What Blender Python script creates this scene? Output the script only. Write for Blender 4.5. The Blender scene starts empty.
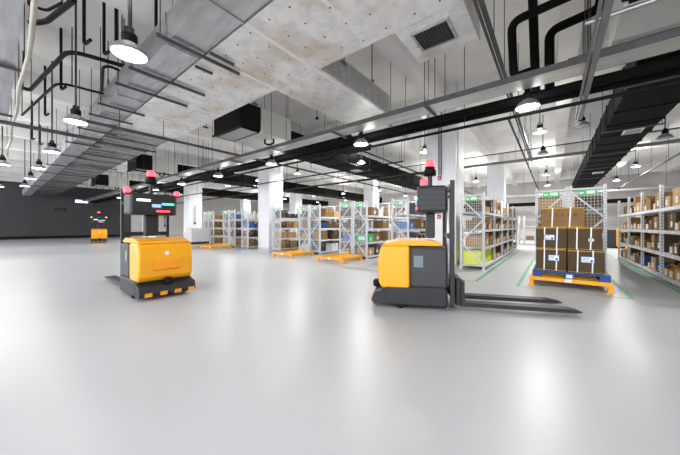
import bpy, math, random
from mathutils import Vector, Matrix
random.seed(7)
S = bpy.context.scene
C = S.collection
PI = math.pi

# ------------------------------------------------------------------ materials
MATS = {}
def mat(name, col, rough=0.5, metal=0.0, var=0.0, scale=3.0, bump=0.0, bscale=20.0, emit=0.0, ecol=None, coat=0.0, stretch=None, col2=None):
    if name in MATS: return MATS[name]
    m = bpy.data.materials.new(name); m.use_nodes = True
    nt = m.node_tree; N = nt.nodes; L = nt.links
    b = N['Principled BSDF']
    b.inputs['Base Color'].default_value = (*col, 1)
    b.inputs['Roughness'].default_value = rough
    b.inputs['Metallic'].default_value = metal
    b.inputs['Coat Weight'].default_value = coat
    if emit:
        b.inputs['Emission Color'].default_value = (*(ecol or col), 1)
        b.inputs['Emission Strength'].default_value = emit
    if var or bump:
        tc = N.new('ShaderNodeTexCoord'); mp = N.new('ShaderNodeMapping')
        L.new(tc.outputs['Object'], mp.inputs['Vector'])
        if stretch: mp.inputs['Scale'].default_value = stretch
        if var:
            no = N.new('ShaderNodeTexNoise'); no.inputs['Scale'].default_value = scale; no.inputs['Detail'].default_value = 5
            L.new(mp.outputs[0], no.inputs['Vector'])
            rp = N.new('ShaderNodeValToRGB')
            rp.color_ramp.elements[0].position = 0.32; rp.color_ramp.elements[1].position = 0.68
            c2 = col2 or tuple(max(0, c*(1-var)) for c in col)
            rp.color_ramp.elements[0].color = (*c2, 1)
            rp.color_ramp.elements[1].color = (*[min(1, c*(1+(0 if col2 else var*0.5))) for c in col], 1)
            L.new(no.outputs['Fac'], rp.inputs[0]); L.new(rp.outputs[0], b.inputs['Base Color'])
        if bump:
            n2 = N.new('ShaderNodeTexNoise'); n2.inputs['Scale'].default_value = bscale; n2.inputs['Detail'].default_value = 4
            L.new(mp.outputs[0], n2.inputs['Vector'])
            bp = N.new('ShaderNodeBump'); bp.inputs['Strength'].default_value = bump; bp.inputs['Distance'].default_value = 0.03
            L.new(n2.outputs['Fac'], bp.inputs['Height']); L.new(bp.outputs[0], b.inputs['Normal'])
    MATS[name] = m
    return m

floor_m = mat('floor_epoxy', (0.45, 0.46, 0.475), 0.34, 0, var=0.05, scale=0.5, bump=0.05, bscale=1.2)
conc = mat('painted_concrete', (0.80, 0.785, 0.76), 0.85, var=0.10, scale=0.8)
conc_grey = mat('bare_concrete', (0.36, 0.355, 0.35), 0.9, var=0.18, scale=0.9)
beam_m = mat('beam_paint', (0.84, 0.825, 0.80), 0.85, var=0.08, scale=1.5)
wall_dark = mat('wall_dark_grey', (0.062, 0.062, 0.065), 0.8, var=0.1, scale=0.4)
wall_light = mat('wall_plaster', (0.62, 0.59, 0.57), 0.85, var=0.12, scale=0.6)
col_m = mat('column_white', (0.74, 0.75, 0.77), 0.6, var=0.05, scale=2)
galv = mat('galvanised_steel', (0.50, 0.51, 0.53), 0.38, 0.85, var=0.22, scale=4, bump=0.12, bscale=3, stretch=(0.4, 2, 1))
galv_dark = mat('weathered_steel', (0.07, 0.07, 0.073), 0.6, 0.2, var=0.3, scale=5)
steel_l = mat('zinc_tray', (0.55, 0.55, 0.55), 0.35, 0.7, var=0.25, scale=1.5, stretch=(0.5, 3, 3))
black = mat('black_foam', (0.0035, 0.0035, 0.004), 0.75, bump=0.3, bscale=8)
blackm = mat('black_metal', (0.007, 0.007, 0.008), 0.5)
rodm = mat('dark_rod', (0.03, 0.03, 0.032), 0.5, 0.4)
cream = mat('cream_panel', (0.62, 0.62, 0.58), 0.6, var=0.06, scale=2)
whitep = mat('white_plastic', (0.8, 0.8, 0.8), 0.4)
filt = mat('grey_filter', (0.42, 0.42, 0.42), 0.9, bump=0.4, bscale=60)
dull_pipe = mat('dull_steel_pipe', (0.20, 0.20, 0.20), 0.5, 0.2, var=0.15)
tan = mat('tan_conduit', (0.45, 0.42, 0.36), 0.7, var=0.2, scale=4)
lamp_alu = mat('lamp_aluminium', (0.20, 0.205, 0.215), 0.5, 0.3)
lamp_glow = mat('lamp_glow', (1, 1, 1), 0.5, emit=14.0, ecol=(1.0, 0.98, 0.95))
lamp_off = mat('lamp_lens_unlit', (0.5, 0.5, 0.48), 0.3)
yellow = mat('yellow_paint', (0.85, 0.37, 0.001), 0.35, coat=0.4)
orange = mat('orange_paint', (0.85, 0.32, 0.01), 0.45)
rackm = mat('rack_grey_paint', (0.60, 0.62, 0.64), 0.4)
wirem = mat('rack_wire', (0.66, 0.68, 0.70), 0.4)
agv_dark = mat('dark_grey_cover', (0.016, 0.017, 0.019), 0.5)
agv_mid = mat('charcoal_panel', (0.036, 0.037, 0.041), 0.5)
bluep = mat('blue_plastic', (0.005, 0.05, 0.22), 0.45)
bluel = mat('blue_bin', (0.02, 0.13, 0.42), 0.45)
greenp = mat('green_plastic', (0.05, 0.42, 0.16), 0.5)
yellowc = mat('yellow_crate', (0.88, 0.92, 0.02), 0.5)
redp = mat('red_paint', (0.45, 0.01, 0.015), 0.4)
cb_a = mat('cardboard', (0.21, 0.118, 0.042), 0.85, var=0.12, scale=6)
cb_b = mat('cardboard_dark', (0.072, 0.043, 0.018), 0.85, var=0.12, scale=6)
cb_c = mat('cardboard_light', (0.42, 0.26, 0.11), 0.85, var=0.1, scale=6)
cb_y = mat('cardboard_edge', (0.52, 0.28, 0.03), 0.8)
cb_w = mat('white_carton', (0.55, 0.55, 0.55), 0.7, var=0.06, scale=5)
paper = mat('paper_label', (0.78, 0.79, 0.80), 0.6)
labelb = mat('label_blue_edge', (0.03, 0.20, 0.50), 0.6)
ink = mat('dark_ink', (0.04, 0.03, 0.025), 0.8)
tape = mat('packing_tape', (0.46, 0.32, 0.15), 0.35)
signg = mat('sign_green', (0.10, 0.55, 0.20), 0.5)
signw = mat('sign_white', (0.8, 0.85, 0.8), 0.5)
lineg = mat('floor_line_green', (0.05, 0.33, 0.13), 0.4)
led_r = mat('led_red', (0.9, 0.03, 0.05), 0.4, emit=3.0, ecol=(1, 0.06, 0.08))
led_w = mat('led_white', (1, 1, 1), 0.4, emit=2.0)
led_b = mat('led_blue', (0.1, 0.15, 0.9), 0.4, emit=2.5, ecol=(0.15, 0.22, 1))
led_g = mat('led_green', (0.05, 0.9, 0.4), 0.4, emit=1.6, ecol=(0.05, 0.9, 0.45))
led_o = mat('lamp_orange', (0.9, 0.35, 0.02), 0.4, emit=1.0, ecol=(1, 0.45, 0.05))
scr = mat('screen_grey', (0.16, 0.20, 0.22), 0.25)
exitm = mat('exit_sign_glow', (0.5, 0.5, 1), 0.5, emit=2.6, ecol=(0.50, 0.50, 1.0))
rubber = mat('black_rubber', (0.012, 0.012, 0.012), 0.8)

for _m in (black, blackm, rubber): _m.node_tree.nodes['Principled BSDF'].inputs['Specular IOR Level'].default_value = 0.12
floor_m.node_tree.nodes['Principled BSDF'].inputs['Specular IOR Level'].default_value = 0.4
# insulated duct cladding: foil with tape seams and stains
def foil_material():
    m = bpy.data.materials.new('foil_insulation'); m.use_nodes = True
    nt = m.node_tree; N = nt.nodes; L = nt.links; b = N['Principled BSDF']
    tc = N.new('ShaderNodeTexCoord')
    n1 = N.new('ShaderNodeTexNoise'); n1.inputs['Scale'].default_value = 1.1; n1.inputs['Detail'].default_value = 6
    n2 = N.new('ShaderNodeTexNoise'); n2.inputs['Scale'].default_value = 5; n2.inputs['Detail'].default_value = 6
    L.new(tc.outputs['Object'], n1.inputs['Vector']); L.new(tc.outputs['Object'], n2.inputs['Vector'])
    r1 = N.new('ShaderNodeValToRGB'); e = r1.color_ramp.elements
    e[0].position = 0.34; e[0].color = (0.66, 0.60, 0.53, 1); e[1].position = 0.50; e[1].color = (0.82, 0.82, 0.81, 1)
    r2 = N.new('ShaderNodeValToRGB'); e = r2.color_ramp.elements
    e[0].position = 0.3; e[0].color = (0.80, 0.80, 0.80, 1); e[1].position = 0.6; e[1].color = (1, 1, 1, 1)
    L.new(n1.outputs['Fac'], r1.inputs[0]); L.new(n2.outputs['Fac'], r2.inputs[0])
    mx = N.new('ShaderNodeMixRGB'); mx.blend_type = 'MULTIPLY'; mx.inputs[0].default_value = 1
    L.new(r1.outputs[0], mx.inputs[1]); L.new(r2.outputs[0], mx.inputs[2])
    # seams across the duct every 1.2 m
    sx = N.new('ShaderNodeSeparateXYZ'); L.new(tc.outputs['Object'], sx.inputs[0])
    md = N.new('ShaderNodeMath'); md.operation = 'PINGPONG'; md.inputs[1].default_value = 0.6
    L.new(sx.outputs['X'], md.inputs[0])
    lt = N.new('ShaderNodeMath'); lt.operation = 'LESS_THAN'; lt.inputs[1].default_value = 0.035
    L.new(md.outputs[0], lt.inputs[0])
    mx2 = N.new('ShaderNodeMixRGB'); mx2.inputs[2].default_value = (0.80, 0.80, 0.81, 1)
    L.new(lt.outputs[0], mx2.inputs[0]); L.new(mx.outputs[0], mx2.inputs[1])
    L.new(mx2.outputs[0], b.inputs['Base Color'])
    b.inputs['Metallic'].default_value = 0.35; b.inputs['Roughness'].default_value = 0.42
    n3 = N.new('ShaderNodeTexNoise'); n3.inputs['Scale'].default_value = 2.5; n3.inputs['Detail'].default_value = 8; n3.inputs['Roughness'].default_value = 0.65
    L.new(tc.outputs['Object'], n3.inputs['Vector'])
    bp = N.new('ShaderNodeBump'); bp.inputs['Strength'].default_value = 0.55; bp.inputs['Distance'].default_value = 0.05
    L.new(n3.outputs['Fac'], bp.inputs['Height']); L.new(bp.outputs[0], b.inputs['Normal'])
    return m
foil = foil_material()

def crinkle_material():
    m = bpy.data.materials.new('crinkled_foil'); m.use_nodes = True
    nt = m.node_tree; N = nt.nodes; L = nt.links; b = N['Principled BSDF']
    tc = N.new('ShaderNodeTexCoord'); mp = N.new('ShaderNodeMapping'); mp.inputs['Scale'].default_value = (3.0, 0.5, 1)
    L.new(tc.outputs['Object'], mp.inputs['Vector'])
    n = N.new('ShaderNodeTexNoise'); n.inputs['Scale'].default_value = 1.6; n.inputs['Detail'].default_value = 5
    L.new(mp.outputs[0], n.inputs['Vector'])
    bp = N.new('ShaderNodeBump'); bp.inputs['Strength'].default_value = 1.0; bp.inputs['Distance'].default_value = 0.35
    L.new(n.outputs['Fac'], bp.inputs['Height']); L.new(bp.outputs[0], b.inputs['Normal'])
    b.inputs['Base Color'].default_value = (0.42, 0.41, 0.42, 1); b.inputs['Metallic'].default_value = 0.95; b.inputs['Roughness'].default_value = 0.22
    return m
crinkle = crinkle_material()

# ------------------------------------------------------------------ mesh builder
class MB:
    def __init__(s): s.v = []; s.f = []; s.mi = []; s.mats = []; s.sm = []
    def _m(s, m):
        if m not in s.mats: s.mats.append(m)
        return s.mats.index(m)
    def add(s, vs, fs, m, smooth=False):
        o = len(s.v); s.v += [tuple(v) for v in vs]; k = s._m(m)
        for f in fs: s.f.append([i+o for i in f]); s.mi.append(k); s.sm.append(smooth)
    def box(s, x0, x1, y0, y1, z0, z1, m, bev=0.0):
        if bev > 0:
            # chamfered box: octagon profile in XY with chamfered top and bottom
            b = min(bev, (x1-x0)*.45, (y1-y0)*.45, (z1-z0)*.45)
            def ring(i, z):
                return [(x0+i+b, y0+i, z), (x1-i-b, y0+i, z), (x1-i, y0+i+b, z), (x1-i, y1-i-b, z), (x1-i-b, y1-i, z), (x0+i+b, y1-i, z), (x0+i, y1-i-b, z), (x0+i, y0+i+b, z)]
            vs = ring(b*.6, z0)+ring(0, z0+b)+ring(0, z1-b)+ring(b*.6, z1)
            fs = [list(range(7, -1, -1)), list(range(24, 32))]
            for r in range(3):
                for i in range(8):
                    j = (i+1) % 8; fs.append([r*8+i, r*8+j, r*8+8+j, r*8+8+i])
            s.add(vs, fs, m); return s
        vs = [(x0, y0, z0), (x1, y0, z0), (x1, y1, z0), (x0, y1, z0), (x0, y0, z1), (x1, y0, z1), (x1, y1, z1), (x0, y1, z1)]
        s.add(vs, [(0, 3, 2, 1), (4, 5, 6, 7), (0, 1, 5, 4), (1, 2, 6, 5), (2, 3, 7, 6), (3, 0, 4, 7)], m); return s
    def bar(s, a, b, w, h, m):
        a = Vector(a); b = Vector(b); d = (b-a).normalized()
        up = Vector((0, 0, 1)) if abs(d.z) < .98 else Vector((1, 0, 0))
        u = d.cross(up).normalized(); v = u.cross(d).normalized()
        vs = []
        for p in (a, b):
            for q, r in ((-1, -1), (1, -1), (1, 1), (-1, 1)): vs.append(p+u*q*w/2+v*r*h/2)
        s.add(vs, [(0, 1, 2, 3), (7, 6, 5, 4), (0, 4, 5, 1), (1, 5, 6, 2), (2, 6, 7, 3), (3, 7, 4, 0)], m); return s
    def tube(s, pts, r, m, n=8, smooth=True):
        pts = [Vector(p) for p in pts]; vs = []; prev = None
        for i, p in enumerate(pts):
            if i == 0: d = pts[1]-p
            elif i == len(pts)-1: d = p-pts[i-1]
            else: d = (pts[i+1]-p).normalized()+(p-pts[i-1]).normalized()
            d.normalize()
            if prev is None:
                up = Vector((0, 0, 1)) if abs(d.z) < .9 else Vector((1, 0, 0)); u = d.cross(up).normalized()
            else:
                u = (prev-d*prev.dot(d)).normalized()
            prev = u; w = d.cross(u)
            for k in range(n):
                a = 2*PI*k/n; vs.append(p+u*math.cos(a)*r+w*math.sin(a)*r)
        fs = []
        for i in range(len(pts)-1):
            for k in range(n):
                j = (k+1) % n; fs.append((i*n+k, i*n+j, (i+1)*n+j, (i+1)*n+k))
        s.add(vs, fs, m, smooth); s.add(vs[:n], [list(range(n-1, -1, -1))], m); s.add(vs[-n:], [list(range(n))], m); return s
    def lathe(s, prof, m, c=(0, 0, 0), n=24, smooth=True):
        vs = []; fs = []
        for r, z in prof:
            for k in range(n):
                a = 2*PI*k/n; vs.append((c[0]+r*math.cos(a), c[1]+r*math.sin(a), c[2]+z))
        for i in range(len(prof)-1):
            for k in range(n):
                j = (k+1) % n; fs.append((i*n+k, i*n+j, (i+1)*n+j, (i+1)*n+k))
        s.add(vs, fs, m, smooth); return s
    def prism(s, prof, y0, y1, m):    # profile in XZ extruded along Y
        n = len(prof); vs = [(x, y0, z) for x, z in prof]+[(x, y1, z) for x, z in prof]
        fs = [list(range(n)), list(range(2*n-1, n-1, -1))]+[(i, i+n, (i+1) % n+n, (i+1) % n) for i in range(n)]
        s.add(vs, fs, m); return s
    def mesh(s, name):
        me = bpy.data.meshes.new(name); me.from_pydata(s.v, [], s.f)
        for m in s.mats: me.materials.append(m)
        for p, k, q in zip(me.polygons, s.mi, s.sm): p.material_index = k; p.use_smooth = q
        me.update(); return me
    def build(s, name, parent=None, loc=(0, 0, 0)):
        return put(name, s.mesh(name), parent, loc)

def put(name, me, parent=None, loc=(0, 0, 0), rz=0):
    o = bpy.data.objects.new(name, me); C.objects.link(o)
    o.parent = parent; o.location = loc; o.rotation_euler = (0, 0, rz); return o
def tag(o, label, cat, group=None, kind=None):
    if label: o['label'] = label
    if cat: o['category'] = cat
    if group: o['group'] = group
    if kind: o['kind'] = kind
    return o
def thing(name, label, cat, loc=(0, 0, 0), rz=0, group=None):
    o = bpy.data.objects.new(name, None); C.objects.link(o); o.location = loc; o.rotation_euler = (0, 0, rz)
    o.empty_display_size = 0.1
    return tag(o, label, cat, group)
def copy_tree(o, parent=None):
    c = o.copy(); C.objects.link(c); c.parent = parent
    for ch in o.children: copy_tree(ch, c)
    return c
def struct(o): o['kind'] = 'structure'; return o

# ------------------------------------------------------------------ shell
SLAB = 6.1
X0, X1, Y0, Y1 = -41.0, 14.0, -9.0, 33.0
struct(MB().box(X0-.3, X1+.3, Y0-.3, Y1+.3, -.3, 0, floor_m).build('floor'))
struct(MB().box(X0-.3, X1+.3, Y0-.3, Y1+.3, SLAB, SLAB+.3, conc).build('ceiling'))
struct(MB().box(X0-.3, X0, Y0, 10.5, 0, SLAB, wall_dark).build('wall_left'))
struct(MB().box(X0-.3, X0, 10.5, Y1, 0, SLAB, wall_light).build('wall_left_rear'))
struct(MB().box(X0, X1, Y1, Y1+.3, 0, SLAB, wall_light).build('wall_back'))
struct(MB().box(X1, X1+.3, Y0, Y1, 0, SLAB, wall_light).build('wall_right'))
struct(MB().box(X0, X1, Y0-.3, Y0, 0, .9, wall_light).build('wall_front'))   # unseen low wall, front left open to let in fill daylight
struct(MB().box(X0, X0+.03, Y0, 10.5, 0, .28, rubber).build('baseboard_left'))
# beams
n = 1
COLX = [-33.0, -23.0, -13.0, -3.05, 6.95]
k = 0
xs = []
x = -3.05+10/3*5
while x > X0+1:
    xs.append(x); x -= 10/3
for x in xs:
    struct(MB().box(x-.19, x+.19, Y0, Y1, 5.46, SLAB, beam_m).build('trim_%d' % n)); n += 1
for y in (-1.0, 10.0, 21.2, 31.0):
    b = MB()
    xx = sorted([X0+.19]+xs+[X1-.19])
    for a, c in zip(xx[:-1], xx[1:]): b.box(a+.19, c-.19, y-.22, y+.22, 5.40, SLAB, beam_m)
    struct(b.build('trim_%d' % n)); n += 1
# columns
cn = 1
def column(x, y):
    global cn
    b = MB().box(x-.5, x+.5, y-.5, y+.5, 0, SLAB, col_m, 0.0)
    b.box(x-.51, x+.51, y-.51, y+.51, 0, .1, rackm)
    o = struct(b.build('column')); cn += 1
    return o
for x in COLX:
    for y in (10.0, 21.2): column(x, y)

# ------------------------------------------------------------------ floor lines
def line(x0, x1, y0, y1, label):
    tag(MB().box(x0, x1, y0, y1, 0, .003, lineg).build('floor_line'), label, 'floor marking', 'green painted floor lines')
line(-1.47, -1.40, 7.0, 18.0, 'green floor line along the foot of the rack with yellow crates')
line(-.64, -.57, 7.0, 18.0, 'green floor line running left of the carton pallet into the aisle')
line(1.07, 1.14, 7.0, 18.0, 'green floor line running right of the carton pallet into the aisle')
line(1.92, 1.99, 6.2, 18.0, 'green floor line along the foot of the rack at right edge')
line(-.57, 1.07, 6.97, 7.0, 'thin green floor line crossing in front of the carton pallet stand')
line(-5.6, -1.47, 6.9, 6.93, 'thin green floor line behind the right stacker robot')

# ------------------------------------------------------------------ pendant lamps
BUSY = [(-9.3, -7.1), (-18.8, -16.8), (-27.8, -25.8), (.6, 2.6), (-5.0, -3.3)]
def lamp_proto():
    m = MB()
    m.lathe([(.235, 0), (.25, .0), (.235, .03), (.19, .10), (.11, .155), (.085, .17)], lamp_alu)
    m.lathe([(.0, .03), (.225, .03), (.235, 0)], lamp_alu)
    m.v = [(x*.8, y*.8, z*.9) for x, y, z in m.v]; shade = m.mesh('lamp_shade')
    lens = MB().lathe([(0, -.0), (.178, .004), (.178, .02)], lamp_glow).mesh('lens')
    lens0 = MB().lathe([(0, -.0), (.178, .004), (.178, .02)], lamp_off).mesh('lens')
    h = MB().lathe([(.065, .145), (.085, .17), (.085, .25), (.06, .28), (0, .30)], blackm)
    h.lathe([(.04, .16), (.05, .34), (0, .35)], blackm, n=10)
    housing = h.mesh('driver_housing')
    return shade, lens, lens0, housing
SH, LE, LE0, HO = lamp_proto()
rods = {}
def rod_mesh(L, r=.012, m=None):
    k_ = (round(L, 2), r, (m or rodm).name)
    if k_ not in rods: rods[k_] = MB().tube([(0, 0, 0), (0, 0, L)], r, m or rodm, 6).mesh('rod')
    return rods[k_]
LIGHTS = []
def lamp(x, y, z, label, group, lit=True, power=None, up=.40, arm=False):
    t = thing('pendant_lamp', label, 'ceiling lamp', (x, y, z), 0, group)
    put('lamp_shade', SH, t); put('lens', LE if lit else LE0, t); put('driver_housing', HO, t)
    if arm:
        MB().bar((0, .02, .35), (0, -.236, .35), .03, .03, blackm).build('mounting_arm', t)
    else:
        put('hanging_rod', rod_mesh(SLAB-z-.34, .018), t, (0, 0, .34))
        if z < 4: put('safety_cable', rod_mesh(SLAB-z-.25, .006), t, (.07, 0, .25))
    if lit:
        ld = bpy.data.lights.new('lamp_light', 'AREA'); ld.shape = 'DISK'; ld.size = .34
        ld.energy = (power or 100)*.45; ld.color = (1, .985, .96)
        lo = bpy.data.objects.new('lamp_light', ld); C.objects.link(lo); lo.parent = t; lo.location = (0, 0, -.02)
        ld = bpy.data.lights.new('ceiling_fill', 'POINT'); ld.shadow_soft_size = .2     # added fill light at each lamp, brightens ceiling and ducts
        ld.energy = (power or 100)*up*.5; ld.color = (1, .985, .96)
        lo = bpy.data.objects.new('ceiling_fill', ld); C.objects.link(lo); lo.parent = t; lo.location = (0, 0, .72) if not arm else (0, .30, .12)
near = ['nearest', 'second nearest', 'third nearest', 'fourth nearest', 'fifth nearest', 'sixth nearest', 'seventh nearest', 'eighth nearest', 'ninth nearest', 'tenth nearest']
PW = 82
for i, x in enumerate([-4.2, -7.8, -11.5, -15.15, -18.8, -22.5]):
    lamp(x, 1.06, 3.45, 'lit metal pendant lamp beside the bare steel duct, %s of its row' % near[i], 'pendant lamps along the bare steel duct', True, PW*.34, .75)
for i, x in enumerate([-15.2, -23.9]):
    lamp(x, .2, 3.45, 'lit pendant lamp at the far left picture edge, %s one' % ['upper', 'lower'][i], 'pendant lamps at left edge')
for i, x in enumerate([-.37, -4.0, -7.75, -11.4, -15.1, -18.8, -22.5, -26.2]):
    lamp(x, 6.0, 3.45, 'lit pendant lamp just below the long cable tray, %s from the right' % near[i].replace('nearest', 'first' if i == 0 else '').strip(), 'pendant lamps under the cable tray', True, PW*.5, .5, True)
ROW = {11.2: 'above the rack fronts', 20.8: 'above the middle of the racks', 26.3: 'near the back wall'}
for y in (11.2, 20.8, 26.3):
    for i, x in enumerate([3.4, -.35, -4.25, -7.45, -12.0, -15.9, -19.8, -24.4, -28.6, -32.2]):  # the leftmost three are added to brighten the far left wall
        if x > 3 and y < 12: continue
        lamp(x, y, 4.4, 'small lit pendant lamp %s, %s from the right' % (ROW[y], ['first', 'second', 'third', 'fourth', 'fifth', 'sixth', 'seventh', 'eighth', 'ninth', 'tenth'][i]), 'pendant lamps over the racks', True, PW*(4.6 if x > -9 else 3.6), .3)
lamp(3.1, 14.6, 4.4, 'unlit pendant lamp right of the black insulated duct', 'unlit pendant lamps', False)
lamp(-.35, 14.6, 4.4, 'unlit pendant lamp hanging above the aisle left of the black duct', 'unlit pendant lamps', False)
lamp(.7, 11.3, 4.4, 'dim pendant lamp beside the left side of the black insulated duct', 'unlit pendant lamps', False)
# unseen lamps added behind and beside the camera to light the near floor
for i, (x, y) in enumerate([(-.5, 1.06), (3.2, 1.06), (6.9, 1.06), (3.3, 6.0), (7.0, 6.0), (-.5, -4), (3.2, -4), (-4.2, -4), (-8, -4), (-12, -4), (-16, -4)]):
    lamp(x, y, 3.45, 'added unseen pendant lamp lighting the near floor beside the camera', 'pendant lamps added outside the picture', True, PW*.5, .9)

# ------------------------------------------------------------------ ducts
def rods_on(t, pts, z, r=.008):
    for x, y in pts: put('hanger_rod', rod_mesh(SLAB-z, r), t, (x, y, z))
ZB = 4.3
# bare galvanised duct
t = thing('steel_duct', 'long bare galvanised air duct beside the foil insulated duct', 'air duct')
m = MB().box(-40.8, 3, 1.75, 2.27, ZB, 4.78, galv)
for i in range(30): m.box(-40+i*1.4-.02, -40+i*1.4+.02, 1.725, 2.285, ZB-.02, 4.80, galv)
m.build('duct_body', t)
for x in [-4.8, -6.2, -7.1, -8.6, -9.6, -11.2, -13.4, -16, -19, -22, -26, -30]:
    y1 = 2.95 if x > -8 else 2.5
    put('support_bar', MB().bar((x, 1.55, ZB-.05), (x, y1, ZB-.05), .045, .045, galv_dark).mesh('support_bar'), t)
    rods_on(t, [(x, 1.6), (x, 2.29)], ZB-.05)
# insulated duct with branches
t = thing('insulated_duct', 'wide foil insulated air duct with pinned cladding and side branches', 'air duct')
def pins(m, x0, x1, y0, y1, z):
    x = x0+.2
    while x < x1:
        y = y0+.2
        while y < y1-.05:
            px, py = x+random.uniform(-.06, .06), y+random.uniform(-.05, .05)
            m.lathe([(0, -.007), (.013, -.006), (.015, .002)], galv_dark, (px, py, z), 8, False); y += .38
        x += .42
m = MB().box(-10.6, 3, 2.31, 3.85, ZB, 4.9, foil); pins(m, -10.6, 1, 2.31, 3.85, ZB)
m.build('duct_body', t)
m = MB().box(-40.8, -10.6, 2.31, 3.85, ZB+.05, 4.88, crinkle)
rr = random.Random(3)
def sheet(m, x0, x1, y0, y1, z, sx, ny, amp, mt, smooth):
    nx = max(2, int((x1-x0)/sx)); vs = []; fs = []
    for i in range(nx+1):
        for j in range(ny+1):
            e = j in (0, ny) or i in (0, nx)
            vs.append((x0+(x1-x0)*i/nx+(0 if e else rr.uniform(-.2, .2)*sx), y0+(y1-y0)*j/ny, z+(0 if e else rr.uniform(-amp, amp))))
    for i in range(nx):
        for j in range(ny):
            a = i*(ny+1)+j; fs.append((a, a+1, a+ny+2, a+ny+1))
    m.add(vs, fs, mt, smooth)
sheet(m, -40.8, -10.6, 2.31, 3.85, ZB+.02, .22, 5, .014, crinkle, False)
for i in range(25): m.box(-40.6+i*1.2-.015, -40.6+i*1.2+.015, 2.30, 3.86, ZB-.005, 4.885, galv_dark)
m.build('crinkled_duct_section', t)
m = MB().box(-1.94, -.94, 3.86, 4.86, ZB, 4.86, foil); pins(m, -1.94, -.94, 3.86, 4.86, ZB); m.build('branch', t)
g = MB().box(-1.72, -1.22, 4.05, 4.5, ZB-.02, ZB-.003, black).build('grille', t)
m = MB()
m.box(-1.76, -1.72, 4.01, 4.54, ZB-.03, ZB-.002, galv); m.box(-1.22, -1.18, 4.01, 4.54, ZB-.03, ZB-.002, galv)
m.box(-1.72, -1.22, 4.01, 4.05, ZB-.03, ZB-.002, galv); m.box(-1.72, -1.22, 4.50, 4.54, ZB-.03, ZB-.002, galv)
for i in range(9): m.box(-1.72, -1.22, 4.09+i*.046, 4.10+i*.046, ZB-.028, ZB-.02, galv_dark)
for i in range(9): m.box(-1.68+i*.05, -1.672+i*.05, 4.05, 4.5, ZB-.03, ZB-.022, galv_dark)
m.build('louvre', g)
m = MB().box(-4.8, -3.5, 3.86, 6.6, ZB, 4.85, foil); pins(m, -4.8, -3.5, 3.86, 5.4, ZB); m.box(-3.49, -3.47, 3.9, 6.6, ZB+.02, 4.8, galv); m.build('branch', t)
for x in [-10.4, -12.5, -15, -18, -22, -26, -30, -35]:
    put('support_bar', MB().bar((x, 2.2, ZB-.05), (x, 4.0, ZB-.05), .05, .05, galv_dark).mesh('support_bar'), t)
    rods_on(t, [(x, 2.29), (x, 3.95)], ZB-.05)
for x in [-3.0, -5.7, -8.2]:
    rods_on(t, [(x, 3.95)], ZB-.05)
    put('support_bar', MB().bar((x, 3.86, ZB-.04), (x, 4.0, ZB-.04), .04, .04, galv_dark).mesh('support_bar'), t)
# short bars with blocks by the joint
for x, ya, yb in [(-4.6, 2.28, 2.72), (-5.2, 2.3, 2.62)]:
    MB().bar((x, ya, ZB-.05), (x, yb, ZB-.05), .04, .04, galv_dark).build('support_bar', t)
# duct at the left picture edge
t = thing('edge_duct', 'bare galvanised air duct filling the upper left corner', 'air duct')
m = MB().box(-13, 2, -.9, .26, ZB, 4.85, galv)
m.build('duct_body', t)
for x in [-2.9, -5, -8, -11.5]:
    MB().bar((x, -1, ZB-.04), (x, .4, ZB-.04), .06, .05, galv_dark).build('support_bar', t); rods_on(t, [(x, .37), (x, -.98)], ZB-.04)
pts = []
for i in range(26): pts.append((1.5-i*.75, .34+.02*math.sin(i*1.3), 4.10+.03*math.sin(i*.9)))
p = thing('conduit_pipe', 'tan wrapped pipe running along the upper left duct', 'pipe')
MB().tube(pts, .032, tan, 8).build('pipe_body', p)
for x in [-1.5, -5, -9, -13, -17]: put('hanger_rod', rod_mesh(SLAB-4.12, .008), p, (x, .34, 4.12))

# fan coil units and the black ducts that leave them
def fcu(x, x2, label, black_in=True):
    t = thing('fan_coil_unit', label, 'air handling unit', ((x+x2)/2, 4.6, ZB), 0, 'fan coil units')
    w = (x2-x)/2
    m = MB().box(-w, w, .72, 1.95, 0, .78, cream, .01); m.build('casing', t)
    m = MB().box(-w-.02, w-.05, 0, .71, .05, .80, blackm, .01); m.box(-w-.05, w-.02, -.03, .02, .0, .06, blackm)
    m.build('inlet_box', t)
    m = MB().box(-w+.1, w-.15, .08, .66, .01, .045, filt)
    for a in ((-w+.05, -w+.1, .03, .70), (w-.15, w-.1, .03, .70)): m.box(a[0], a[1], a[2], a[3], .0, .045, blackm)
    m.box(-w+.1, w-.15, .03, .08, .0, .045, blackm); m.box(-w+.1, w-.15, .66, .70, .0, .045, blackm)
    m.build('filter_panel', t)
    MB().tube([(w-.5, 1.2, -.0), (w-.5, 1.2, -.14), (w-.42, 1.25, -.19), (w-.3, 1.3, -.19), (w-.22, 1.35, -.14), (w-.22, 1.35, 0)], .035, black, 8).build('drain_trap', t)
    for a in (-w+.05, w-.05):
        for b in (.85, 1.85): put('hanger_rod', rod_mesh(SLAB-ZB-.78, .008), t, (a, b, .78))
    return t
fcu(-9.0, -7.35, 'cream fan coil unit with black inlet box behind the foil duct, large one')
fcu(-18.6, -17.0, 'cream fan coil unit farther left behind the foil duct')
fcu(-27.6, -26.0, 'small distant cream fan coil unit near the dark wall')
fcu(.75, 2.45, 'cream fan coil unit at the upper right corner above the cable tray')

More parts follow.
